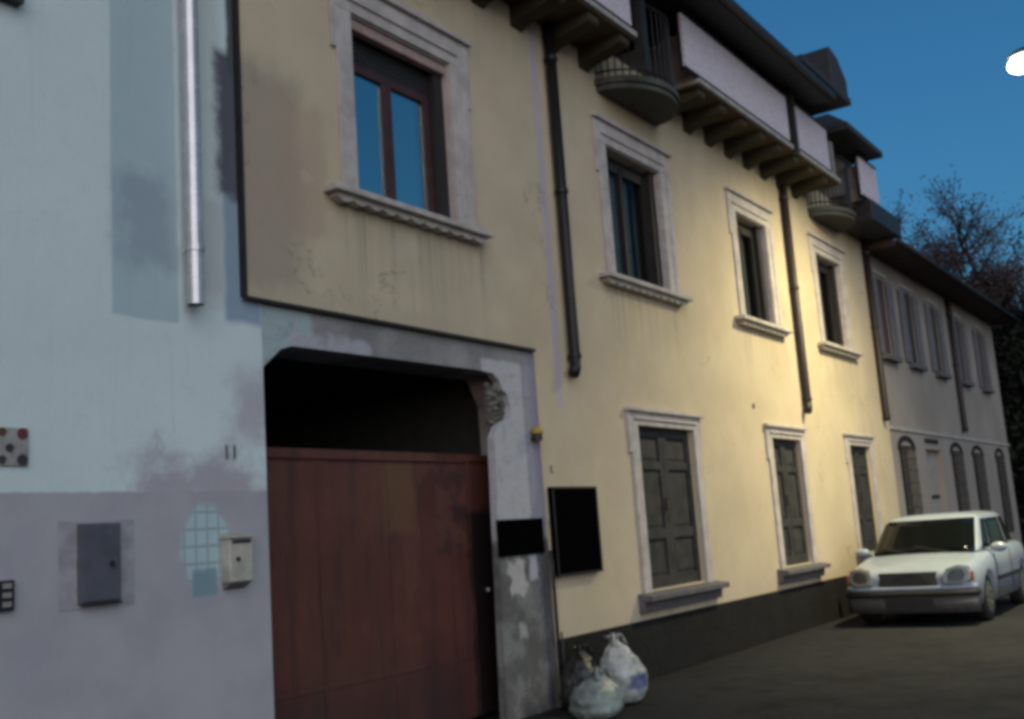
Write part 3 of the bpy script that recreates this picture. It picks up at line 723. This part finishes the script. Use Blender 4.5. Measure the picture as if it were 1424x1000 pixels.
bc = thing('gate_beacon', 'small amber warning beacon on a dark bracket on the gateway jamb', 'beacon', (7.9, 0, 2.27))
bm = BM(); tube(bm, [(7.90, -.06, 2.325), (7.90, -.06, 2.34), (7.90, -.06, 2.375), (7.90, -.06, 2.395)], [.048, .052, .046, .02], 16)
obj('lens', bm, 'amber', bc, True)
bm = BM(); tube(bm, [(7.90, -.06, 2.27), (7.90, -.06, 2.3245)], .045, 16); box(bm, 7.885, 7.915, -.05, -.001, 2.275, 2.30)
obj('bracket', bm, 'dark_plastic', bc)
ss = tag(obj('wall_stud', bx(13.0, 13.05, -.05, -.031, 2.86, 2.91), 'ink_brown', origin=(13.02, -.03, 2.86)), 'tiny brown wall fixing above the middle ground-floor window', 'wall fixing')

# ------------------------------------------------------------------ rubbish bags
def bag(name, label, c, r, h, m, seed, neck=.08, lean=(0, 0), extra=None, squat=1.0):
    rnd = random.Random(seed)
    o = thing(name, label, 'rubbish bag', (c[0], c[1], 0), 'rubbish bags heaped at the foot of the gateway jamb')
    bm = BM(); U, W = 40, 26; rings = []
    for j in range(W + 1):
        t = j / W
        prof = [(0, .55), (.06, .86), (.2, 1.0), (.42, 1.0), (.62, .86), (.78, .58), (.87, .26), (.91, .13), (.95, .20), (1.0, .34)]
        for k in range(len(prof) - 1):
            if prof[k][0] <= t <= prof[k + 1][0]:
                u = (t - prof[k][0]) / (prof[k + 1][0] - prof[k][0]); u = u * u * (3 - 2 * u); pr = prof[k][1] * (1 - u) + prof[k + 1][1] * u
        ring = []
        for i in range(U):
            a = 2 * PI * i / U; d = Vector((math.cos(a), math.sin(a), 0))
            n = noise.noise(Vector((d.x * 1.7 + seed * 3.1, d.y * 1.7, t * 2.5))) * .22 + noise.noise(Vector((d.x * 5 + seed, d.y * 5, t * 6))) * .09
            fold = .05 * math.sin(a * 9 + seed + 3 * t) * max(0, t - .45) * 2
            rr = r * pr * (1 + n + fold)
            z = h * t * (1 + .05 * noise.noise(Vector((d.x * 3, d.y * 3, seed))))
            ring.append(bm.verts.new((c[0] + d.x * rr + lean[0] * t * t, c[1] + d.y * rr * .85 + lean[1] * t * t, max(.003, z))))
        rings.append(ring)
    for a, b in zip(rings, rings[1:]):
        for i in range(U): bm.faces.new((a[i], a[(i + 1) % U], b[(i + 1) % U], b[i]))
    bm.faces.new(rings[0][::-1])
    obj('bag_body', bm, m, o, True)
    zt = h * .905; p = Vector((c[0] + lean[0] * .82, c[1] + lean[1] * .82, zt))
    bm = BM(); tube(bm, [p + Vector((math.cos(k * PI / 6) * r * .17, math.sin(k * PI / 6) * r * .15, .004 * math.sin(k))) for k in range(13)], .010, 6, False)
    obj('tie', bm, m, o, True)
    for q, s in ((-1, .07), (1, .06)):
        bm = BM(); pts = [p + Vector((q * (.02 + .05 * u), -.03 * u, s * math.sin(u * 2.2) * 1.1)) for u in (0, .4, .8, 1.2, 1.6)]
        for a, b in zip(pts, pts[1:]):
            bm.faces.new([bm.verts.new(v) for v in (a + Vector((0, .018, 0)), a - Vector((0, .018, 0)), b - Vector((0, .024, .008)), b + Vector((0, .024, .008)))])
        oo = obj('bag_ear', bm, m, o, True); s_ = oo.modifiers.new('th', 'SOLIDIFY'); s_.thickness = .003
    return o
bag('rubbish_bag', 'full pale green-white plastic rubbish bag in front of the jamb, nearest', (7.62, -.62), .235, .35, 'bag_green', 3, lean=(.05, 0))
b2 = bag('rubbish_bag', 'tall white plastic rubbish bag with blue print, right of the green-white bag', (8.33, -.48), .225, .56, 'bag_white', 8, lean=(-.05, .05))
bag('rubbish_bag', 'black plastic rubbish bag against the plinth behind the pale bags', (7.98, -.27), .20, .50, 'bag_black', 12, lean=(.05, .02))

# ------------------------------------------------------------------ car
def car():
    X0, YC = 14.12, -1.37
    o = thing('parked_car', 'white small hatchback parked facing the camera against the yellow house', 'car', (X0 + 1.85, YC, 0))
    # sections along the length: (x, half width, low z, waist z, top z, top half-width)
    secs = [(0.00, .56, .30, .50, .60, .50), (.05, .66, .22, .50, .665, .60), (.16, .77, .18, .52, .715, .66), (.30, .815, .17, .56, .755, .68), (.60, .83, .17, .60, .80, .70), (.95, .835, .17, .64, .845, .72),
            (1.4, .84, .17, .67, .86, .74), (2.2, .845, .17, .69, .88, .75), (3.0, .84, .17, .70, .90, .74), (3.45, .82, .18, .70, .90, .72), (3.62, .79, .22, .68, .86, .68), (3.70, .72, .30, .62, .76, .60)]
    bm = BM(); rings = []
    for (x, w, zl, zw, zt, wt) in secs:
        half = [(.0, zl), (w * .80, zl), (w * .95, zl + .04), (w * .985, zl + .14), (w, zw - .06), (w * .992, zw + .03), (w * .965, (zw + zt) / 2 + .02), (wt + (w - wt) * .45, zt - .03), (wt, zt - .006), (wt * .55, zt + .012), (0, zt + .02)]
        ring = [(y, z) for y, z in half] + [(-y, z) for y, z in half[-2:0:-1]]
        rings.append([bm.verts.new((X0 + x, YC + y, z)) for y, z in ring])
    n = len(rings[0])
    for a, b in zip(rings, rings[1:]):
        for k in range(n): bm.faces.new((a[k], a[(k + 1) % n], b[(k + 1) % n], b[k]))
    bm.faces.new(rings[0][::-1]); bm.faces.new(rings[-1])
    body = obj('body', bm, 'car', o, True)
    sd = body.modifiers.new('sub', 'SUBSURF'); sd.levels = 2; sd.render_levels = 2
    # wheel arches cut by boolean, applied, cutters removed
    cut = BM()
    for wx in (.72, 3.05):
        for s in (-1, 1): tube(cut, [(X0 + wx, YC + s * .60, .29), (X0 + wx, YC + s * 1.0, .29)], .335, 28)
    co = obj('cut', cut, 'car_trim')
    bo = body.modifiers.new('b', 'BOOLEAN'); bo.operation = 'DIFFERENCE'; bo.object = co; bo.solver = 'EXACT'
    bpy.context.view_layer.update()
    me = bpy.data.meshes.new_from_object(body.evaluated_get(bpy.context.evaluated_depsgraph_get()))
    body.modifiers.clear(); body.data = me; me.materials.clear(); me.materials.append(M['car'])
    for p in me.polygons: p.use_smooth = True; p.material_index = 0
    bpy.data.objects.remove(co)
    # cabin
    zb, zr = .835, 1.315
    B = [(X0 + .93, .70), (X0 + 1.45, .735), (X0 + 2.6, .74), (X0 + 3.50, .68)]
    T = [(X0 + 1.62, .60), (X0 + 1.85, .62), (X0 + 2.7, .62), (X0 + 3.28, .56)]
    bm = BM()
    lo = [bm.verts.new((x, YC - w, zb)) for x, w in B] + [bm.verts.new((x, YC + w, zb)) for x, w in B[::-1]]
    hi = [bm.verts.new((x, YC - w, zr)) for x, w in T] + [bm.verts.new((x, YC + w, zr)) for x, w in T[::-1]]
    cr = [bm.verts.new((X0 + x, YC + y, 1.352)) for x, y in ((1.8, -.35), (2.0, -.38), (2.7, -.38), (3.1, -.33), (3.1, .33), (2.7, .38), (2.0, .38), (1.8, .35))]
    for a, b in ((lo, hi), (hi, cr)):
        for k in range(8): bm.faces.new((a[k], a[(k + 1) % 8], b[(k + 1) % 8], b[k]))
    bm.faces.new(cr); bm.faces.new(lo[::-1])
    obj('cabin', bm, 'car', o, bevel=.08)
    # glazing patches lying 4 mm proud of the cabin planes
    def patch(name, a, b, c, d, i0, i1, j0, j1, parent=o, m='car_glass', off=.006):
        a, b, c, d = map(Vector, (a, b, c, d)); nrm = (b - a).cross(d - a).normalized()
        ctr = Vector((X0 + 2, YC, .9))
        if nrm.dot((a + c) / 2 - ctr) < 0: nrm = -nrm
        P = lambda u, v: (a * (1 - u) + b * u) * (1 - v) + (d * (1 - u) + c * u) * v + nrm * off
        bm = BM(); N = 6
        g = [[bm.verts.new(P(i0 + (i1 - i0) * i / N, j0 + (j1 - j0) * j / N)) for j in range(N + 1)] for i in range(N + 1)]
        for i in range(N):
            for j in range(N): bm.faces.new((g[i][j], g[i + 1][j], g[i + 1][j + 1], g[i][j + 1]))
        q = obj(name, bm, m, parent, True); s = q.modifiers.new('s', 'SOLIDIFY'); s.thickness = .004
        return q
    L = lambda i, s: (B[i][0], YC + s * B[i][1], zb); H = lambda i, s: (T[i][0], YC + s * T[i][1], zr)
    ws = patch('windscreen', L(0, -1), L(0, 1), H(0, 1), H(0, -1), .03, .97, .03, .92)
    patch('rear_window', L(3, -1), L(3, 1), H(3, 1), H(3, -1), .08, .92, .15, .88)
    for s in (-1, 1):
        patch('side_window', L(0, s), L(1, s), H(1, s), H(0, s), .30, .98, .10, .88)
        patch('side_window', L(1, s), L(2, s), H(2, s), H(1, s), .03, .93, .10, .88)
        patch('side_window', L(2, s), L(3, s), H(3, s), H(2, s), .03, .82, .10, .88)
    bm = BM()
    for y0, y1 in ((-.35, .15), (.18, .60)): tube(bm, [(X0 + .93, YC + y0, .855), (X0 + 1.08, YC + y1, .945)], .009, 6)
    obj('wiper', bm, 'car_trim', o)
    # face
    def frontpoly(name, pts, x, m, th=.03, bev=.012, curve=.12, lean=0.0, w=None):
        """plate on the nose, following its plan curve"""
        bm = BM(); f = lambda y: x + curve * (y / .8) ** 2
        q = [[], []]
        for y, z in pts:
            for k, dx in enumerate((0, th)): q[k].append(bm.verts.new((X0 + f(y) + dx + lean * (z - .5), YC + y, z)))
        bm.faces.new(q[0]); bm.faces.new(q[1][::-1]); n = len(pts)
        for i in range(n): bm.faces.new((q[0][i], q[1][i], q[1][(i + 1) % n], q[0][(i + 1) % n]))
        return obj(name, bm, m, o, bevel=bev)
    def strip(y0, y1, z0, z1, n=10): return [(y0 + (y1 - y0) * i / n, z0) for i in range(n + 1)] + [(y1 + (y0 - y1) * i / n, z1) for i in range(n + 1)]
    bm = BM()
    def ribbon(name, z0, z1, m, x=-.03, hw=.80, th=.05):
        bm = BM(); N = 24; pts = []
        for i in range(N + 1):
            y = -hw + 2 * hw * i / N; xx = x + .12 * abs(y / .8) ** 4.5; pts.append((xx, y))
        r = [[bm.verts.new((X0 + px + d, YC + py, z)) for px, py in pts] for d, z in ((0, z0), (0, z1), (th, z1 + .01), (th, z0 - .01))]
        for k in range(4):
            for i in range(N): bm.faces.new((r[k][i], r[k][i + 1], r[(k + 1) % 4][i + 1], r[(k + 1) % 4][i]))
        bm.faces.new([q[0] for q in r]); bm.faces.new([q[-1] for q in r][::-1])
        return obj(name, bm, m, o, True)
    bp = ribbon('bumper', .17, .36, 'bumper_grey', -.035, .80, .12)
    ribbon('bumper_strip', .375, .43, 'car_trim', -.055, .82, .10)
    ribbon('bumper_top', .44, .49, 'car', -.03, .80, .10)
    frontpoly('lower_grille', strip(-.36, .36, .19, .345), -.047, 'car_trim', .02, .003, .10)
    frontpoly('grille', strip(-.36, .36, .495, .665), -.03, 'car_trim', .08, .01, .10, .25)
    for s in (-1, 1):
        pts = [(.44, .515), (.64, .50), (.73, .54), (.76, .63), (.72, .715), (.60, .735), (.48, .70), (.42, .61)]
        pts = [(s * y, z) for y, z in pts]
        bm = BM(); q = [[], []]
        for y, z in pts:
            ay = abs(y); x = -.045 + .30 * max(0, ay - .42) ** 1.4 + .25 * (z - .5)
            for k, dx in enumerate((0, .10)): q[k].append(bm.verts.new((X0 + x + dx, YC + y, z)))
        bm.faces.new(q[0]); bm.faces.new(q[1][::-1])
        for i in range(8): bm.faces.new((q[0][i], q[1][i], q[1][(i + 1) % 8], q[0][(i + 1) % 8]))
        hl_ = obj('headlight', bm, 'headlamp', o, bevel=.015)
        bm = BM(); q = [[], []]; zc = .625; yc = .595
        for y, z in pts:
            ay = yc + (abs(y) - yc) * .58; zz = zc + (z - zc) * .62; x = -.051 + .30 * max(0, ay - .42) ** 1.4 + .25 * (zz - .5)
            for k, dx in enumerate((0, .02)): q[k].append(bm.verts.new((X0 + x + dx, YC + s * ay, zz)))
        bm.faces.new(q[0]); bm.faces.new(q[1][::-1])
        for i in range(8): bm.faces.new((q[0][i], q[1][i], q[1][(i + 1) % 8], q[0][(i + 1) % 8]))
        obj('reflector', bm, simple('headlamp_reflector', (.06, .065, .065), .3, .4), hl_)
        obj('turn_signal', bx(X0 + .055, X0 + .10, YC + s * .755 - .028, YC + s * .755 + .028, .53, .66), 'indicator', o, bevel=.015)
        mr = BM(); bmesh.ops.create_icosphere(mr, subdivisions=3, radius=1)
        for v in mr.verts: v.co = Vector((X0 + 1.22 + v.co.x * .06, YC + s * .89 + v.co.y * .105, .885 + v.co.z * .065))
        box(mr, X0 + 1.21, X0 + 1.26, YC + s * .77 - .05, YC + s * .77 + .05, .84, .875)
        obj('door_mirror', mr, 'car', o, True)
    for wx in (.72, 3.05):
        for s in (-1, 1):
            yo = YC + s * .80; yi = YC + s * .60
            wp = thing_part('wheel', o, (X0 + wx, yo, .29))
            bm = BM(); ds = [(0, .20), (.0, .262), (.015, .285), (.04, .292), (.14, .292), (.17, .28), (.18, .2)]
            tube(bm, [(X0 + wx, yo - s * d, .29) for d, r in ds], [r for d, r in ds], 32)
            # tube() needs strictly moving centres
            obj('tyre', bm, 'tyre', wp, True)
            bm = BM(); tube(bm, [(X0 + wx, yo + s * .002, .29), (X0 + wx, yo + s * .006, .29)], [.19, .17], 28)
            for k in range(7):
                a = 2 * PI * k / 7; p = Vector((X0 + wx + math.cos(a) * .10, yo + s * .008, .29 + math.sin(a) * .10))
                tube(bm, [p, p + Vector((0, s * .006, 0))], .028, 8)
            obj('rim', bm, 'rim', wp)
    for s in (-1, 1):
        obj('door_strip', bx(X0 + 1.15, X0 + 2.75, YC + s * .842 - .012, YC + s * .842 + .012, .47, .52), 'car_trim', o)
        bm = BM(); box(bm, X0 + 1.10, X0 + 1.105, YC + s * .846 - .003, YC + s * .846 + .003, .25, .84); box(bm, X0 + 2.1, X0 + 2.105, YC + s * .85 - .003, YC + s * .85 + .003, .25, .85)
        obj('door_seam', bm, 'car_trim', o)
    return o
car()

# ------------------------------------------------------------------ street lamp (its pole stands outside the frame to the right)
LX, LY, LZ = 15.0, -3.43, 7.0
sl = thing('street_lamp', 'lit street lamp with white glowing bowl at the right edge of the sky', 'street lamp', (LX, -6.4, 0))
bm = BM(); tube(bm, [(LX, -6.4, 0), (LX, -6.4, 3), (LX, -6.4, 6.6)], [.09, .075, .055], 14)
obj('pole', bm, 'pole', sl, True)
bm = BM(); tube(bm, [(LX, -6.4, 6.6), (LX, -6.32, 7.0), (LX, -6.0, 7.3), (LX, -5.2, 7.42), (LX, -3.95, 7.44)], .035, 12)
obj('arm', bm, 'pole', sl, True)
bm = BM(); bmesh.ops.create_uvsphere(bm, u_segments=20, v_segments=12, radius=1)
for v in bm.verts: v.co = Vector((LX + v.co.x * .16, LY - .18 + v.co.y * .34, LZ + .20 + max(0, v.co.z) * .12))
obj('lamp_head', bm, 'pole', sl, True)
bm = BM(); bmesh.ops.create_uvsphere(bm, u_segments=20, v_segments=12, radius=1)
for v in bm.verts: v.co = Vector((LX + v.co.x * .13, LY + v.co.y * .17, LZ + .09 + v.co.z * .11))
obj('lamp_bowl', bm, 'bulb_glass', sl, True)
la = bpy.data.lights.new('lamp_light', 'SPOT'); la.shadow_soft_size = .14; la.energy = 3700; la.color = (1, .87, .50); la.spot_size = R(138); la.spot_blend = 1.0
lo = bpy.data.objects.new('lamp_light', la); COL.objects.link(lo); lo.parent = sl; lo.location = Vector((LX, LY, LZ - .03)) - sl.location
lo.rotation_euler = (R(14), 0, 0)   # tilted toward the facade

# ------------------------------------------------------------------ trees
def tree(name, label, loc, h, spread, leaf, seed, levels=5, nleaf=6000, trunk_r=.3, leafsize=.12, cz=.6, bare=False, group=None, sq=1.0):
    rnd = random.Random(seed)
    o = thing(name, label, 'tree', loc, group)
    bm = BM(); tips = []; L = Vector(loc)
    tw = BM()
    def grow(p, d, ln, r, lv):
        pts = [p]; n = 4; q = p; dd = d.copy()
        for i in range(n):
            dd = (dd + Vector([rnd.gauss(0, .13) for _ in range(3)]) + Vector((0, 0, .05))).normalized(); q = q + dd * ln / n; pts.append(q)
        rr = [r * (1 - .45 * i / n) for i in range(n + 1)]
        tube(bm if lv > 1 else tw, pts, rr, 8 if lv > 3 else (5 if lv > 1 else 3), False)
        if lv <= 1: tips.extend(pts[1:])
        if lv == 0: return
        k = rnd.choice((3, 4)) if lv > 1 else 5
        for i in range(k):
            t = rnd.uniform(.35, 1.0); b = pts[min(n, max(1, round(t * n)))]
            ax = dd.cross(Vector([rnd.gauss(0, 1) for _ in range(3)])).normalized()
            nd = (Matrix.Rotation(R(rnd.uniform(28, 62)), 3, ax) @ dd)
            nd.z *= .85; nd.normalize()
            grow(b, nd, ln * rnd.uniform(.55, .78), r * .52, lv - 1)
        grow(q, dd, ln * .72, r * .6, lv - 1)
    grow(L.copy(), Vector((0, 0, 1)), h * .36, trunk_r, levels)
    zt = max(v.co.z for v in tw.verts); k = h / zt
    def fit(v): v.x = loc[0] + (v.x - loc[0]) * k * sq; v.y = loc[1] + (v.y - loc[1]) * k * sq; v.z *= k
    for q in (bm, tw):
        for v in q.verts: fit(v.co)
    for p in {id(p): p for p in tips}.values(): fit(p)
    obj('trunk', bm, 'bark', o, True)
    obj('twigs', tw, 'twig', o)
    bm = BM()
    for i in range(nleaf):
        c = rnd.choice(tips) + Vector([rnd.gauss(0, spread) for _ in range(3)]) * (1 if True else 0)
        a = Vector([rnd.gauss(0, 1) for _ in range(3)]).normalized(); b = a.cross(Vector([rnd.gauss(0, 1) for _ in range(3)])).normalized()
        s = leafsize * rnd.uniform(.5, 1.3)
        v = [bm.verts.new(c + a * s), bm.verts.new(c + b * s * .5), bm.verts.new(c - a * s), bm.verts.new(c - b * s * .5)]
        bm.faces.new(v)
    obj('crown', bm, leaf, o)
    return o
tree('leafless_tree', 'large almost leafless reddish tree rising behind the grey house roof', (38, 1.2, 0), 11.7, .20, 'leaf_brown', 11, 6, 80000, .38, .055, sq=1.15)
tree('leafless_tree', 'sparse dark tree at the right edge behind the leafless tree crown', (43, -.2, 0), 12.0, .25, 'leaf_green', 5, 5, 9000, .34, .12)
def bush_tree(label, loc, h, rad, seed, leaf='leaf_dark', n=11000):
    rnd = random.Random(seed); o = thing('evergreen_tree', label, 'tree', loc, 'dark evergreens at the end of the street')
    bm = BM(); tube(bm, [(loc[0], loc[1], 0), (loc[0] + .1, loc[1], h * .5), (loc[0], loc[1] + .1, h * .95)], [.16, .11, .02], 8)
    for i in range(24):
        z = h * (.12 + .8 * i / 24); a = i * 2.4; q = rad * (1 - .7 * z / h)
        tube(bm, [(loc[0], loc[1], z), (loc[0] + math.cos(a) * q, loc[1] + math.sin(a) * q, z + .3)], [.035, .01], 5, False)
    obj('trunk', bm, 'bark', o)
    bm = BM(); cl = []
    for i in range(70):
        z = rnd.uniform(.02, 1); a = rnd.uniform(0, 2 * PI); q = rad * (1 - z ** 1.8 * .75) * rnd.uniform(.3, 1)
        cl.append((Vector((loc[0] + math.cos(a) * q, loc[1] + math.sin(a) * q, z * h)), rnd.uniform(.22, .5)))
    for i in range(n):
        p, s = rnd.choice(cl); c = p + Vector([rnd.gauss(0, s) for _ in range(3)]); c.z = max(.05, c.z)
        a = Vector([rnd.gauss(0, 1) for _ in range(3)]).normalized(); b = a.cross(Vector([rnd.gauss(0, 1) for _ in range(3)])).normalized(); q = rnd.uniform(.06, .16)
        bm.faces.new([bm.verts.new(v) for v in (c + a * q, c + b * q * .5, c - a * q, c - b * q * .5)])
    obj('crown', bm, leaf, o)
bush_tree('tall dark evergreen just beyond the far corner of the grey house', (32.2, .2, 0), 6.3, 1.3, 1)
bush_tree('broad dark evergreen at the right edge of the street end', (33.5, -1.1, 0), 6.6, 1.6, 2)
bush_tree('lower dark evergreen farther back behind the other two', (37.5, 1.3, 0), 8.2, 2.0, 3)

# ------------------------------------------------------------------ light, sky, camera
SUN_EL, SUN_ROT = 2.0, 250.0
w = bpy.data.worlds.new('World'); S.world = w; w.use_nodes = True
nt = w.node_tree; bg = nt.nodes['Background']
sky = nt.nodes.new('ShaderNodeTexSky'); sky.sky_type = 'NISHITA'; sky.sun_disc = False
sky.sun_elevation = R(SUN_EL); sky.sun_rotation = R(SUN_ROT); sky.ozone_density = 4.2; sky.air_density = 1.0; sky.dust_density = .6
hs = nt.nodes.new('ShaderNodeHueSaturation'); hs.inputs['Hue'].default_value = .488; nt.links.new(sky.outputs[0], hs.inputs['Color']); nt.links.new(hs.outputs[0], bg.inputs[0]); bg.inputs[1].default_value = .27
sd = bpy.data.lights.new('sun', 'SUN'); sd.energy = 1.6; sd.angle = R(70); sd.color = (.97, .97, 1)
so = bpy.data.objects.new('sun', sd); COL.objects.link(so)
d = Vector((-.55, -.75, .42)).normalized()   # broad twilight glow from behind the camera
so.rotation_euler = d.to_track_quat('Z', 'Y').to_euler()

cd = bpy.data.cameras.new('camera'); cam = bpy.data.objects.new('camera', cd); COL.objects.link(cam); S.camera = cam
cd.sensor_fit = 'HORIZONTAL'; cd.sensor_width = 36; cd.lens = 36 * 1498.4 / 1424; cd.clip_end = 1500; cd.clip_start = .05
Xa, Ya, Za = (0.56878194, 0.09379721, 0.8171225), (-0.8195247, 0.14889236, 0.55336276), (-0.06975941, -0.98439481, 0.16155642)
right = Vector((Xa[0], Ya[0], Za[0])); down = Vector((Xa[1], Ya[1], Za[1])); fwd = Vector((Xa[2], Ya[2], Za[2]))
m = Matrix((right, -down, -fwd)).transposed().to_4x4(); m.translation = Vector((0, -5.2, 1.46)); cam.matrix_world = m

S.render.engine = 'CYCLES'
S.view_settings.view_transform = 'Standard'; S.view_settings.look = 'None'; S.view_settings.gamma = 1; S.view_settings.exposure = 0
S.cycles.use_denoising = True; S.cycles.max_bounces = 6
S.cycles.pixel_filter_type = 'BLACKMAN_HARRIS'; S.cycles.filter_width = 4.0
S.render.resolution_x = 1024; S.render.resolution_y = 719
